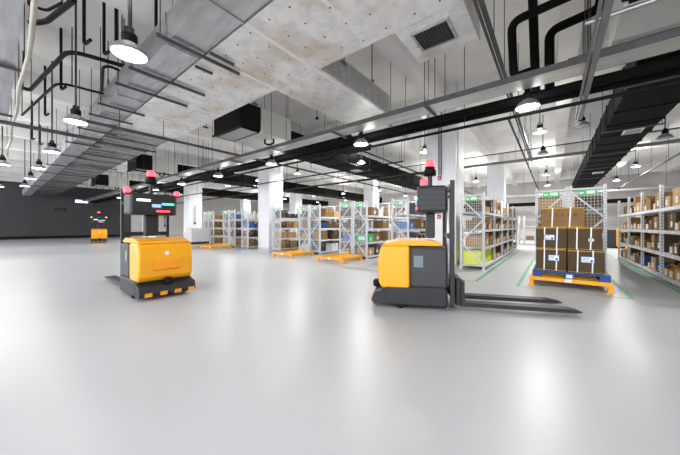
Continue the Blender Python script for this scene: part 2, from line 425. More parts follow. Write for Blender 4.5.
def black_duct(x, x2, y0, y1, label, grilles=(), z=ZB, h=.62, neck=None, x_n=None):
    t = thing('black_duct', label, 'air duct', (0, 0, 0), 0, 'black insulated ducts')
    m = MB().box(x, x2, y0, y1, z, z+h, black, .02)
    yy = y0+.05
    while yy < y1:
        m.box(x-.016, x2+.016, yy, yy+.10, z-.025, z+h+.02, black, .01); yy += 1.25
    m.build('duct_body', t)
    if neck:
        MB().box(x+.08, x2-.08, neck, y0-.01, z+.1, z+h-.02, black).build('duct_neck', t)
    yy = y0+.7
    while yy < y1:
        put('hanger_rod', rod_mesh(SLAB-z, .009, galv_dark), t, (x-.05, yy, z-.04+.0)); put('hanger_rod', rod_mesh(SLAB-z, .009, galv_dark), t, (x2+.05, yy, z-.04))
        MB().bar((x-.1, yy, z-.055), (x2+.1, yy, z-.055), .035, .035, galv_dark).build('support_bar', t)
        yy += 3.6
    for gx, gy in grilles:
        g = MB().box(gx-.22, gx+.22, gy-.28, gy+.28, z-.06, z-.031, whitep)
        g.box(gx-.17, gx+.17, gy-.23, gy+.23, z-.065, z-.06, filt); g.build('air_grille', t)
    return t
black_duct(1.27, 2.42, 7.6, 30.5, 'large black insulated duct running over the right-hand aisle', [(1.95, 12.3), (1.95, 20.7)], neck=6.6)
t_b = black_duct(-9.1, -7.7, 8.0, 30.5, 'black insulated duct passing behind the near column, left of it', [(-8.3, 12)], neck=6.6)
black_duct(-18.6, -17.1, 8.2, 30.5, 'black insulated duct above the left-hand racks', neck=6.6)
black_duct(-27.5, -26.1, 8.2, 30.5, 'most distant black insulated duct near the dark wall', neck=6.6)
# flared black transition of the second unit, plenum of the foil branch
t = thing('supply_plenum', 'white-bottomed supply air box at the end of the foil branch', 'air box')
MB().box(-4.85, -3.6, 6.75, 8.1, 4.05, 4.6, cream, .01).build('casing', t)
MB().box(-4.8, -3.65, 6.8, 8.05, 4.03, 4.049, whitep).build('bottom_panel', t)
MB().box(-3.585, -3.1, 6.9, 8.0, 4.1, 4.55, galv, .01).build('side_outlet', t)
rods_on(t, [(-4.8, 7), (-3.65, 7), (-4.8, 8), (-3.65, 8)], 4.6)
t = thing('black_plenum', 'black flared air box below the pipes left of the supply box', 'air box')
m = MB(); m.prism([(-6.4, 4.1), (-5.3, 4.1), (-5.1, 4.6), (-7.0, 4.6)], 7.3, 8.6, black); m.build('casing', t); rods_on(t, [(-6.6, 7.5), (-5.3, 7.5), (-5.3, 8.4), (-6.6, 8.4)], 4.6)

# ------------------------------------------------------------------ cable trays, pipes
def tray_x(x0, x1, y0, y1, z, label, h=.1):
    t = thing('cable_tray', label, 'cable tray')
    m = MB().box(x0, x1, y0, y1, z, z+.012, steel_l); m.box(x0, x1, y0-.012, y0, z, z+h, galv_dark); m.box(x0, x1, y1, y1+.012, z, z+h, galv_dark)
    m.box(x0, x1, y0+.05, y1-.05, z+.02, z+.07, blackm); m.build('tray_body', t)
    x = x0+1
    while x < x1:
        MB().bar((x, y0-.12, z-.025), (x, y1+.12, z-.025), .04, .03, galv_dark).build('support_bar', t)
        if not any(a < x < b for a, b in BUSY): rods_on(t, [(x, y0-.09), (x, y1+.09)], z-.02)
        x += 2.4
    return t
tray_x(-39, 13.5, 5.35, 5.76, 3.7, 'long zinc cable tray crossing the whole view above the pallets')
def pipe(name, label, pts, r, m, group=None, hang=(), n=8, rod=.008, cat='pipe', top=6.1):
    t = thing(name, label, cat, (0, 0, 0), 0, group)
    MB().tube(pts, r, m, n).build('pipe_body', t)
    for p in hang: put('hanger_rod', rod_mesh(top-p[2]-r*.5, rod), t, (p[0], p[1], p[2]+r*.5))
    return t
def hx(x0, x1, y, z, s):
    o = []; x = x0
    while x < x1:
        if not any(a < x < b for a, b in BUSY): o.append((x, y, z))
        x += s
    return o
def hy(x, y0, y1, z, s):
    o = []; y = y0
    while y < y1: o.append((x, y, z)); y += s
    return o
pipe('insulated_pipe', 'upper of two thick black insulated pipes below the cable tray', [(-39, 6.55, 3.85), (13.5, 6.55, 3.85)], .085, black, 'thick black pipes', hx(-38, 13, 6.55, 3.85, 3), 12)
pipe('insulated_pipe', 'second thick black insulated pipe just behind the first', [(-39, 6.85, 3.82), (13.5, 6.85, 3.82)], .07, black, 'thick black pipes', hx(-38.5, 13, 6.85, 3.82, 3), 12)
pipe('sprinkler_pipe', 'thin black pipe running below the thick black pipes', [(-39, 6.65, 3.56), (13.5, 6.65, 3.56)], .035, blackm, 'thin black pipes', hx(-37.6, 13, 6.65, 3.56, 3))
pipe('water_pipe', 'grey steel pipe crossing the view over the racks', [(-39, 18.6, 5.05), (13.5, 18.6, 5.05)], .085, dull_pipe, 'grey steel pipes', hx(-38, 13, 18.6, 5.05, 3.3))
pipe('water_pipe', 'thin steel pipe above the grey pipe over the racks', [(-39, 16.4, 5.1), (13.5, 16.4, 5.1)], .03, galv_dark, 'grey steel pipes', hx(-37, 13, 16.4, 5.1, 4))
pipe('water_pipe', 'far grey pipe close to the back wall', [(-39, 28, 3.9), (13.5, 28, 3.9)], .10, steel_l, 'grey steel pipes', hx(-38, 13, 28, 3.9, 4))
pipe('water_pipe', 'far lower dark pipe close to the back wall', [(-39, 29, 3.2), (13.5, 29, 3.2)], .16, black, 'grey steel pipes', hx(-37, 13, 29, 3.2, 4))
pipe('water_pipe', 'pale grey pipe in front of the upper right fan coil unit', [(.35, 5.1, 4.12), (13.5, 5.1, 4.12)], .03, galv, 'grey steel pipes', [(.5, 5.1, 4.12), (3, 5.1, 4.12), (6, 5.1, 4.12)])
pipe('water_pipe', 'dark bar behind the upper right fan coil unit', [(.2, 6.28, 4.22), (13.5, 6.28, 4.22)], .04, galv_dark, 'grey steel pipes', [(.5, 6.28, 4.22), (3, 6.28, 4.22)])
# risers of black insulated pipe
def bend(pts, r=.18, k=4):
    pts = [Vector(p) for p in pts]; out = [pts[0]]
    for a, b, c in zip(pts[:-2], pts[1:-1], pts[2:]):
        d1 = (a-b).normalized(); d2 = (c-b).normalized(); rr = min(r, (a-b).length*.45, (c-b).length*.45)
        for i in range(k+1):
            u = i/k; out.append((b+d1*rr)*(1-u)**2+b*2*u*(1-u)+(b+d2*rr)*u*u)
    out.append(pts[-1]); return out
pipe('riser_pipe', 'black insulated riser looping up and right, leftmost of three', bend([(-.34, 6.42, 4.3), (-.62, 6.42, 4.27), (-.64, 6.2, 5.25), (1.6, 6.0, 5.27), (3.2, 6.0, 5.27)]), .075, black, 'black riser pipes', (), 12)
pipe('riser_pipe', 'straight black insulated riser, middle of three', [(-.27, 6.55, 3.93), (-.30, 6.3, 5.35), (-.32, 6.25, SLAB)], .075, black, 'black riser pipes', (), 12)
pipe('riser_pipe', 'black insulated riser with branch turning right, rightmost of three', bend([(-.06, 6.84, 3.9), (-.06, 6.70, 5.1), (.68, 6.75, 5.22), (.68, 6.75, SLAB)], .16), .08, black, 'black riser pipes', (), 12)
# lighting trunking and pipes running into the depth
def trunk(x, y0, y1, z, label, w=.07, m=None, gap=False, hang=2.6, ys=None):
    t = thing('light_trunking', label, 'cable trunking')
    b = MB().box(x-w/2, x+w/2, y0, y1, z, z+.05, m or steel_l)
    if gap: b.box(x-w/2-.05, x-w/2-.02, y0, y1, z, z+.04, m or steel_l)
    b.build('trunking_body', t)
    for p in ([(x, q, z) for q in ys] if ys else hy(x, y0+.4, y1, z, hang)): put('hanger_rod', rod_mesh(SLAB-z-.05, .008), t, (x, p[1], z+.05))
trunk(.46, 1.5, 7.9, 3.62, 'grey trunking slanting down in front of the black risers', .07, dull_pipe, True)
trunk(-.72, .8, 14.5, 4.12, 'grey trunking running from the top toward the carton pallet', .05, galv_dark, True, ys=[1.2, 5.9, 8.5, 11, 13.5])
trunk(-.80, 4.0, 6.2, 4.45, 'short grey bar behind the foil branch corner', .06, galv_dark, ys=[5.3])
pipe('sprinkler_pipe', 'dark sprinkler pipe slanting down over the right aisle', [(-1.0, 9.0, 4.35), (-1.0, 30, 4.35)], .035, blackm, 'sprinkler pipes', hy(-1.0, 9.5, 30, 4.35, 2.5))
pipe('sprinkler_pipe', 'dark sprinkler pipe slanting up to the right picture edge', [(3.7, 6.5, 4.0), (3.7, 30, 4.0)], .03, galv_dark, 'sprinkler pipes', hy(3.7, 7, 30, 4.0, 2.5))
pipe('sprinkler_pipe', 'dark sprinkler pipe reaching the near column from the left', [(-5.4, 7.0, 4.0), (-5.4, 30, 4.0)], .035, blackm, 'sprinkler pipes', hy(-5.4, 9.2, 30, 4.0, 2.2))
pipe('sprinkler_pipe', 'dark sprinkler pipe passing under the foil duct to the rear', [(-8.75, 1.2, 3.8), (-8.75, 30, 3.8)], .04, galv_dark, 'sprinkler pipes', [(-8.75, q, 3.8) for q in (2.0, 3.0, 5.5, 9, 12, 15, 18)], top=4.3)
pipe('sprinkler_pipe', 'dark pipe at the left edge ending at the bare duct', [(-10.5, .0, 3.82), (-10.5, 2.0, 3.82)], .05, galv_dark, 'sprinkler pipes', [(-10.5, .6, 3.82), (-10.5, 1.5, 3.82)])
pipe('sprinkler_pipe', 'dark sprinkler pipe over the left pallets', [(-15.6, 4.1, 3.95), (-15.6, 30, 3.95)], .035, blackm, 'sprinkler pipes', hy(-15.6, 4.5, 30, 3.95, 3))
pipe('sprinkler_pipe', 'thin long sprinkler pipe above the orange stands', [(-39, 9.0, 3.6), (-4.2, 9.0, 3.6)], .028, blackm, 'sprinkler pipes', hx(-38, -4.5, 9.0, 3.6, 3))
pipe('sprinkler_pipe', 'distant dark pipe above the left racks', [(-39, 13.0, 3.9), (-4.2, 13.0, 3.9)], .05, blackm, 'sprinkler pipes', hx(-38, -4.5, 13.0, 3.9, 4))
# bent conduits among the left ceiling bays
K = 'bent black conduits at upper left'
def U(px, py, z):     # site survey helper: picture bearing to a point at height z
    u = (px-340)/272; v = (226-py)/272; d = (z-1.3)/v
    return ((-.617+.787*u)*d, (.787+.617*u)*d, z)
def conduit(pp, z, r, label, up=()):
    t = thing('bent_conduit', label, 'conduit', (0, 0, 0), 0, K)
    pts = [U(a, b, z) for a, b in pp]
    MB().tube(bend(pts, .3), r, blackm, 8).build('conduit_body', t)
    for p in [pts[0], pts[-1]]+[U(a, b, z) for a, b in up]: put('drop_rod', rod_mesh(SLAB-z-.006, .012), t, p)
conduit([(23, 88), (30, 90), (68, 50), (124, 66)], 5.0, .045, 'thick bent black conduit crossing the left ceiling bays', [(84, 54)])
conduit([(22, 115), (58, 82), (108, 95)], 4.7, .03, 'thin bent black conduit below the thick one at left', [(72, 85)])
conduit([(30, 23), (46, 22), (74, 0)], 5.1, .045, 'bent black conduit beside the tan wrapped pipe at top left')
conduit([(28, 4), (46, 11), (62, 3)], 5.3, .025, 'short thin conduit at the very top left')
conduit([(101, 108), (103, 67), (110, 66), (122, 72)], 4.8, .03, 'hooked black conduit left of the bare duct')
for i, (px, py) in enumerate([(61, 90), (84, 45), (116, 52), (45, 116), (104, 55), (156, 40), (32, 140), (40, 145)]):
    p = U(px, py, 4.6+.1*(i % 3))
    t = tag(MB().tube(bend([(p[0]+.25, p[1]+.05, p[2]+.02), (p[0], p[1], p[2]), (p[0], p[1], SLAB)], .08), .028, blackm, 8).build('drop_pipe'),
            'black drop pipe with elbow, upper left, %s' % ['beside the hooked conduit', 'topmost', 'right of the thick conduit bend', 'lower left', 'in the middle', 'right of the nearest lamp', 'at far left', 'near the small lamps'][i], 'pipe', 'drop pipes at upper left')
# sprinkler heads / detectors
for i, (px, py) in enumerate([(317, 118), (536, 185), (653, 120), (372, 81)]):
    p = U(px, py, 4.9)
    t = thing('smoke_detector', 'small ceiling detector on a rod %s' % ['beside the large fan coil unit', 'over the pallet aisle', 'right of the black duct', 'left of the pale beam'][i], 'detector', p, 0, 'ceiling detectors')
    MB().lathe([(0, -.05), (.05, -.04), (.06, 0), (.03, .03), (0, .03)], [blackm, blackm, blackm, redp][i], n=12).build('detector_head', t); put('rod', rod_mesh(SLAB-4.93, .012), t, (0, 0, .03))

# ------------------------------------------------------------------ things on columns and walls
def alarm(x, y, z, label):
    t = thing('alarm_button', label, 'alarm', (x, y, z), 0, 'red alarm devices')
    MB().box(-.06, .06, -.05, 0, -.07, .07, redp, .01).build('casing', t)
    MB().lathe([(0, -.03), (.03, -.02), (.035, 0)], whitep, (0, -.055, 0), 10).build('button', t)
alarm(-3.08, 9.5, 2.95, 'red alarm button high on the near column')
alarm(-3.1, 9.5, 1.62, 'red alarm device lower on the near column above the robot')
tag(MB().tube(bend([(-3.1, 9.47, 3.04), (-3.1, 9.47, 5.0), (-3.3, 9.47, 5.3)]), .018, galv_dark, 6).tube([(-3.02, 9.47, 3.04), (-3.02, 9.47, 5.2)], .018, galv_dark, 6).build('wall_conduit'), 'thin steel conduits running up the near column', 'conduit')
tag(MB().tube(bend([(-2.53, 9.7, 3.2), (-2.53, 9.7, 4.7), (-2.53, 9.5, 4.9)]), .022, whitep, 6).build('wall_conduit'), 'white conduit on the right side of the near column', 'conduit')
tag(MB().tube([(-22.38, 9.9, 2.9), (-22.38, 9.9, 1.6)], .025, galv_dark, 6).box(-22.49, -22.4, 9.85, 9.97, 1.45, 1.6, galv_dark).build('wall_conduit'), 'conduit with switch box on the column behind the white cartons', 'conduit')
tag(MB().tube([(-40.96, 14.2, 4.5), (-40.96, 14.2, 1.4)], .03, galv_dark, 6).box(-41, -40.9, 14.1, 14.3, 1.2, 1.5, galv_dark).box(-41, -40.9, 14.1, 14.3, 2.4, 2.7, galv_dark).build('wall_conduit'), 'dark conduit with two boxes on the pale left wall', 'conduit')
t = thing('exit_sign', 'glowing bluish white exit sign hanging before the dark wall', 'sign', (-36, 5.3, 3.68))
MB().box(-.03, .03, -.45, .45, -.13, .13, exitm).build('sign_panel', t)
for y in (-.35, .35): put('hanger_rod', rod_mesh(SLAB-3.81, .01), t, (0, y, .13))
tag(MB().box(-40.99, -40.93, 4.0, 4.85, 2.93, 3.17, blackm, .01).box(-40.925, -40.92, 4.1, 4.75, 2.98, 3.12, agv_mid).build('wall_sign'), 'small black sign plate on the dark wall', 'sign')

# ------------------------------------------------------------------ stacker robots
def make_agv(label, arm_red):
    t = thing('stacker_robot', label, 'robot forklift')
    # chassis
    m = MB()
    m.box(-.5, .46, -.46, .46, .05, .34, agv_dark, .03)
    m.prism([(.40, .06), (.62, .06), (.66, .12), (.62, .24), (.40, .30)], -.46, .46, agv_dark)
    ch = m.build('chassis', t)
    m = MB()
    for k in range(4):
        y = -.38+k*.235
        MB().box(.60, .668, y, y+.11, .07, .135, orange).build('warning_stripe', ch)
    for s in (-1, 1):
        w = MB(); w.tube([(.2, s*.36, .08), (.2, s*.44, .08)], .08, rubber, 16); w.build('wheel', ch)
    # yellow front cover
    m = MB()
    prof = [(.06, .31), (.50, .31), (.545, .40), (.56, .70), (.53, .93), (.47, .99), (.06, .99)]
    m.prism(prof, -.45, .45, yellow)
    c = m.build('front_cover', t)
    md = c.modifiers.new('bevel', 'BEVEL'); md.width = .05; md.segments = 4; md.limit_method = 'ANGLE'
    m = MB()
    m.prism([(.555, .50), (.575, .52), (.58, .68), (.565, .72), (.53, .72), (.53, .50)], -.22, .22, orange)
    m.build('front_recess_panel', c)
    bd = MB().lathe([(0, .006), (.035, .004), (.04, 0)], signw, n=12).build('badge', c, (.548, 0, .80)); bd.rotation_euler = (0, PI/2, 0)
    # small black scanner at the foot
    MB().lathe([(.07, 0), (.08, .03), (.08, .09), (.05, .12), (0, .12)], blackm, (.60, 0, .245), 14).build('safety_scanner', t)
    # dark side housing
    m = MB(); m.box(-.5, .055, -.455, .455, .34, .97, agv_mid, .035); r = m.build('rear_housing', t)
    for s in (-1, 1):
        m = MB(); ya, yb = (s*.463, s*.455) if s < 0 else (s*.455, s*.463)
        m.box(-.14, .0, ya, yb, .66, .84, scr); m.build('side_window', r)
    # yellow lid
    m = MB(); m.prism([(-.42, .985), (.50, .985), (.46, 1.02), (.18, 1.08), (-.30, 1.07), (-.44, 1.02)], -.43, .43, yellow)
    l = m.build('top_lid', t); md = l.modifiers.new('bevel', 'BEVEL'); md.width = .03; md.segments = 3; md.limit_method = 'ANGLE'
    # mast
    m = MB()
    for s in (-1, 1):
        m.box(-.60, -.54, s*.40-.025, s*.40+.025, .06, 2.0, agv_dark)
    m.box(-.61, -.55, -.37, .37, 1.86, 1.96, agv_dark); m.box(-.61, -.55, -.37, .37, 1.1, 1.18, agv_dark); m.box(-.61, -.55, -.37, .37, .2, .3, agv_dark)
    ms = m.build('mast', t)
    MB().tube([(-.57, 0, .3), (-.57, 0, 1.86)], .035, galv, 10).build('lift_cylinder', ms)
    # carriage and forks
    m = MB(); m.box(-.70, -.63, -.36, .36, .08, .5, agv_dark, .01); cg = m.build('fork_carriage', t)
    for s in (-1, 1):
        m = MB(); y = s*.25
        m.prism([(-.71, .06), (-2.2, .06), (-2.3, .075), (-2.3, .085), (-2.15, .115), (-.76, .125), (-.76, .45), (-.71, .45)][::-1], y-.085, y+.085, agv_dark)
        m.build('fork', t)
    # head housing with lights
    m = MB(); m.box(-.50, -.06, -.40, .40, 1.52, 1.93, agv_dark, .03)
    for k in range(4): m.box(-.46, -.10, -.405, .405, 1.58+k*.08, 1.595+k*.08, agv_mid)
    h = m.build('head_housing', t)
    MB().box(-.35, -.22, -.12, .12, 1.10, 1.52, agv_dark, .02).build('neck', t)
    for s in (-1, 1): MB().bar((-.56, s*.40, 1.75), (-.50, s*.36, 1.75), .05, .05, agv_dark).build('head_bracket', h)
    MB().box(-.065, -.045, -.30, -.08, 1.78, 1.82, led_w).build('white_light', h)
    MB().box(-.065, -.045, -.05, .10, 1.67, 1.73, led_b).build('blue_light', h)
    MB().box(-.065, -.045, .12, .34, 1.72, 1.76, led_g).build('green_light', h)
    MB().box(-.065, -.045, .02, .26, 1.58, 1.61, led_r).build('red_light', h)
    am = led_r if arm_red else led_o
    for s in (-1, 1):
        MB().lathe([(.05, 0), (.055, .02), (.055, .08), (.03, .1), (0, .1)], am, (-.15, s*.43, 1.93), 12).build('side_lamp', t)
        MB().box(-.2, -.1, min(s*.35, s*.47), max(s*.35, s*.47), 1.90, 1.93, agv_dark).build('lamp_arm', t)
    m = MB().tube([(-.28, 0, 1.93), (-.28, 0, 2.2)], .04, agv_dark, 10); m.lathe([(.0, 2.14), (.10, 2.15), (.10, 2.24), (.08, 2.26), (.08, 2.30), (0, 2.31)], blackm, (-.28, 0, 0), 16)
    sc_ = m.build('laser_scanner', t)
    MB().lathe([(.07, 2.31), (.075, 2.33), (.075, 2.39), (.05, 2.42), (0, 2.42)], led_r, (-.28, 0, 0), 14).build('beacon', t)
    return t
a = make_agv('yellow stacker robot with lit head, left foreground, facing right', True)
a.location = (-6.15, 1.98, 0)
b = make_agv('yellow and charcoal stacker robot in front of the near column', True)
b.location = (-1.90, 4.45, 0); b.rotation_euler = (0, 0, math.radians(205))
c = make_agv('small distant yellow stacker robot parked before the dark wall', False)
c.location = (-27.6, 5.05, 0); c.rotation_euler = (0, 0, math.radians(-8))

# ------------------------------------------------------------------ pallet stands
def make_stand(label, x0, y0, w=1.3, d=1.25, group='orange pallet stands'):
    t = thing('pallet_stand', label, 'pallet stand', (x0+w/2, y0+d/2, 0), 0, group)
    hw, hd = w/2, d/2
    for sx in (-1, 1):
        for sy in (-1, 1):
            m = MB(); x = sx*(hw-.04); y = sy*(hd-.04)
            m.box(x-.035, x+.035, y-.035, y+.035, .01, .20, yellow); m.box(x-.07, x+.07, y-.07, y+.07, 0, .012, yellow); m.build('leg', t)
    m = MB()
    for s in (-1, 1):
        m.box(-hw+.075, hw-.075, s*(hd-.04)-.03, s*(hd-.04)+.03, .12, .20, yellow)
        m.box(s*(hw-.04)-.03, s*(hw-.04)+.03, -hd+.075, hd-.075, .12, .20, yellow)
    for k in (-.2, .2): m.box(-hw+.07, hw-.07, k-.03, k+.03, .13, .19, yellow)
    m.build('frame', t)
    MB().box(-.12, .02, hd-.07, hd-.01, .20, .30, yellow).build('back_stop', t)
    MB().box(-.06, .06, -hd+.004, -hd+.0095, .13, .19, paper).build('number_plate', t)
    return t
st = make_stand('orange pallet stand carrying the strapped brown cartons', -.42, 7.34, 1.33)
make_stand('empty orange pallet stand, right of the two beside the green crate rack', -6.85, 7.34, 1.2)
make_stand('empty orange pallet stand, left of the two beside the middle column', -9.35, 7.30, 1.2)
make_stand('empty orange pallet stand right of the white carton pallet', -15.85, 7.3, 1.2)
make_stand('orange pallet stand carrying the white cartons', -18.1, 7.2, 1.2)

def make_pallet(label, x0, y0, w, d, z):
    t = thing('plastic_pallet', label, 'pallet', (x0+w/2, y0+d/2, z), 0)
    hw, hd = w/2, d/2
    MB().box(-hw, hw, -hd, hd, .10, .14, bluep, .008).build('deck', t)
    for i in (-1, 0, 1):
        for j in (-1, 0, 1):
            x = i*(hw-.08); y = j*(hd-.08)
            MB().box(x-.078, x+.078, y-.078, y+.078, .02, .10, bluep).build('block', t)
    m = MB()
    for i in (-1, 0, 1): m.box(i*(hw-.08)-.078, i*(hw-.08)+.078, -hd, hd, 0, .02, bluep)
    m.build('runners', t)
    MB().box(-.05, .05, -hd+.0, -hd+.004, .02, .09, paper).build('pallet_label', t).location = (0, -.005+.0, 0)
    return t
make_pallet('blue plastic pallet under the strapped brown cartons', -.36, 7.36, 1.24, 1.15, .20)
make_pallet('blue plastic pallet under the white cartons', -18.05, 7.25, 1.1, 1.1, .20)

# strapped cartons on the right pallet
def big_carton(x0, x1, y0, y1, z0, z1, label, lab=None, mats=cb_b, marks=None):
    t = thing('strapped_carton', label, 'carton', ((x0+x1)/2, (y0+y1)/2, z0), 0, 'strapped brown cartons on the pallet')
    w = (x1-x0)/2; d = (y1-y0)/2; h = z1-z0
    m = MB().box(-w, w, -d, d, 0, h, mats, .008)
    m.box(-w+.002, w-.002, -d-.0015, -d+.02, h-.022, h-.004, cb_y); m.box(-w+.002, w-.002, -d-.0015, -d+.02, .004, .014, cb_y)
    m.box(-w+.005, w-.005, -.03, .03, h, h+.002, tape)
    if marks:
        for kx, kz, kw, kh in marks: m.box(kx-kw/2, kx+kw/2, -d-.0015, -d, kz-kh/2, kz+kh/2, ink)
    m.build('box', t)
    for s, q in ((-.45, -.42), (.35, .40)):
        m = MB(); m.bar((s*w, -d-.003, 0), (q*w, -d-.003, h), .003, .02, whitep)
        a = Vector((s*w, -d-.004, 0)); b = Vector((q*w, -d-.004, h))
        m = MB(); m.add([(a.x-.011, a.y, a.z), (a.x+.011, a.y, a.z), (b.x+.011, b.y, b.z), (b.x-.011, b.y, b.z), (a.x-.011, a.y+.003, a.z), (a.x+.011, a.y+.003, a.z), (b.x+.011, b.y+.003, b.z), (b.x-.011, b.y+.003, b.z)],
                        [(0, 1, 2, 3), (7, 6, 5, 4), (0, 4, 5, 1), (1, 5, 6, 2), (2, 6, 7, 3), (3, 7, 4, 0)], whitep)
        m.box(q*w-.011, q*w+.011, -d-.004, d+.003, h, h+.004, whitep)
        m.build('strap', t)
    if lab:
        lx, lz, lw, lh = lab
        m = MB().box(lx-lw/2, lx+lw/2, -d-.004, -d, lz-lh/2, lz+lh/2, labelb)
        m.box(lx-lw/2+.012, lx+lw/2-.012, -d-.006, -d-.004, lz-lh/2+.015, lz+lh/2-.01, paper)
        for k in range(3): m.box(lx-lw/2+.025, lx+lw/2-.09, -d-.007, -d-.006, lz-.03+k*.03, lz-.023+k*.03, ink)
        m.box(lx+lw/2-.065, lx+lw/2-.03, -d-.007, -d-.006, lz-.04, lz, ink)
        m.build('shipping_label', t)
yA, yB = 7.42, 8.42
def glyph(x, z, s):
    return [(x, z+s*.45, s, s*.1), (x, z, s*.9, s*.1), (x, z-s*.45, s, s*.1), (x, z, s*.1, s), (x-s*.4, z-s*.2, s*.1, s*.6), (x+s*.4, z+s*.1, s*.1, s*.7)]
mk = []
for i in range(5): mk += glyph(-.16+i*.10-.02, .26, .055)
mk += [(-.05, .13, .42, .007)]
mk2 = []
for i in range(4): mk2 += glyph(-.05+i*.06, .24, .035)
big_carton(-.30, .215, yA, yB, .345, .81, 'strapped brown carton with blue-edged label, bottom left on the pallet', (0.05, .27, .19, .13))
big_carton(.235, .80, yA, yB, .345, .80, 'strapped brown carton with blue-edged label, bottom right on the pallet', (.03, .27, .21, .13))
big_carton(-.30, .225, yA, yB, .815, 1.27, 'strapped brown carton with blue-edged label, middle left on the pallet', (-.03, .24, .19, .12))
big_carton(.235, .76, yA, yB, .815, 1.27, 'strapped brown carton with small white label, middle right on the pallet', None, marks=mk2+[])
tagm = MB().box(.56, .64, yA-.004, yA-.001, .99, 1.045, paper).build('carton_tag'); 
for o in [o for o in C.objects if o.get('label', '').startswith('strapped brown carton with small white')]:
    tagm.parent = o; tagm.location = (-o.location.x, -o.location.y, -o.location.z); tagm.name = 'small_label'
big_carton(-.22, .50, yA+.02, yB-.1, 1.275, 1.69, 'wide lighter brown carton alone on top of the pallet load', None, cb_a, mk)
# white cartons on the left pallet
WC = MB().box(-.18, .18, -.26, .26, 0, .205, cb_w, .006).box(-.175, .175, -.02, .02, .205, .207, paper).mesh('white_carton')
for l in range(4):
    for i in range(3):
        for j in range(2):
            if l == 3 and (i == 0 and j == 0): continue
            o = put('white_carton', WC, None, (-17.5+(i-1)*.365, 7.8+(j-.5)*.53, .345+l*.21))
            tag(o, 'white carton on blue pallet, %s layer, %s %s' % (['bottom', 'second', 'third', 'top'][l], ['left', 'middle', 'right'][i], ['front', 'back'][j]), 'carton', 'white cartons on the left pallet')

# ------------------------------------------------------------------ racks
W = .68; BAY = 1.8; LV = [.12, .66, 1.19, 1.72]; H = 2.3
def post_mesh():
    m = MB().box(-.03, .03, -.03, .03, 0, H, rackm); m.box(-.05, .05, -.05, .05, 0, .01, rackm)
    z = .08
    while z < H-.05:
        for s in (-1, 1):
            m.box(-.01, .01, .0301*s-.0005, .0301*s+.0005, z, z+.03, agv_mid)
        z += .075
    return m.mesh('upright')
POST = post_mesh()
def end_panel():
    m = MB()
    w = W/2-.03
    x = -w
    while x < w+.001: m.box(x-.003, x+.003, -.034, -.028, .1, H-.05, wirem); x += .062
    z = .1
    while z < H-.04: m.box(-w, w, -.028, -.022, z-.003, z+.003, wirem); z += .075
    return m.mesh('wire_panel')
ENDP = end_panel()
def brace_mesh(flip):
    m = MB(); w = W/2-.03; s = -1 if flip else 1
    zs = [.15, .82, 1.49, 2.15]
    for k in range(3):
        a, b = (-w, w) if k % 2 == 0 else (w, -w)
        m.bar((a*s, -.045, zs[k]), (b*s, -.045, zs[k+1]), .012, .035, rackm)
    m.bar((-w, -.04, 2.22), (w, -.04, 2.22), .012, .035, rackm); m.bar((-w, -.04, .12), (w, -.04, .12), .012, .035, rackm)
    return m.mesh('brace')
BR = [brace_mesh(False), brace_mesh(True)]
SHM = MB().box(-W/2+.02, W/2-.02, .035, BAY-.035, -.02, 0, rackm)
SHM.box(W/2-.03, W/2, .031, BAY-.031, -.07, 0.005, rackm); SHM.box(-W/2, -W/2+.03, .031, BAY-.031, -.07, .005, rackm)
for q in (.3, .9, 1.5): SHM.box(W/2, W/2+.004, q-.05, q+.05, -.06, -.01, paper)
for q in (.3, .9, 1.5): SHM.box(-W/2-.004, -W/2, q-.05, q+.05, -.06, -.01, paper)
SHM = SHM.mesh('shelf')
SG = MB().box(-.17, .17, -.06, -.05, 2.06, 2.19, signg).box(-.02, .13, -.062, -.06, 2.09, 2.16, signw).box(-.15, -.07, -.062, -.06, 2.10, 2.13, signw).mesh('aisle_sign')
def make_rack(x, y0, bays, label, flip=False, rear=0):
    t = thing('shelving_rack', label, 'shelving rack', (x, y0, 0), 0, 'grey steel shelving racks')
    for i in range(bays+1):
        for s in (-1, 1): put('upright', POST, t, (s*(W/2-.03), i*BAY, 0))
    for i in range(bays):
        for z in LV: put('shelf', SHM, t, (0, i*BAY, z))
    put('wire_end_panel', ENDP, t); put('cross_brace', BR[1 if flip else 0], t)
    put('aisle_sign', SG, t)
    return t
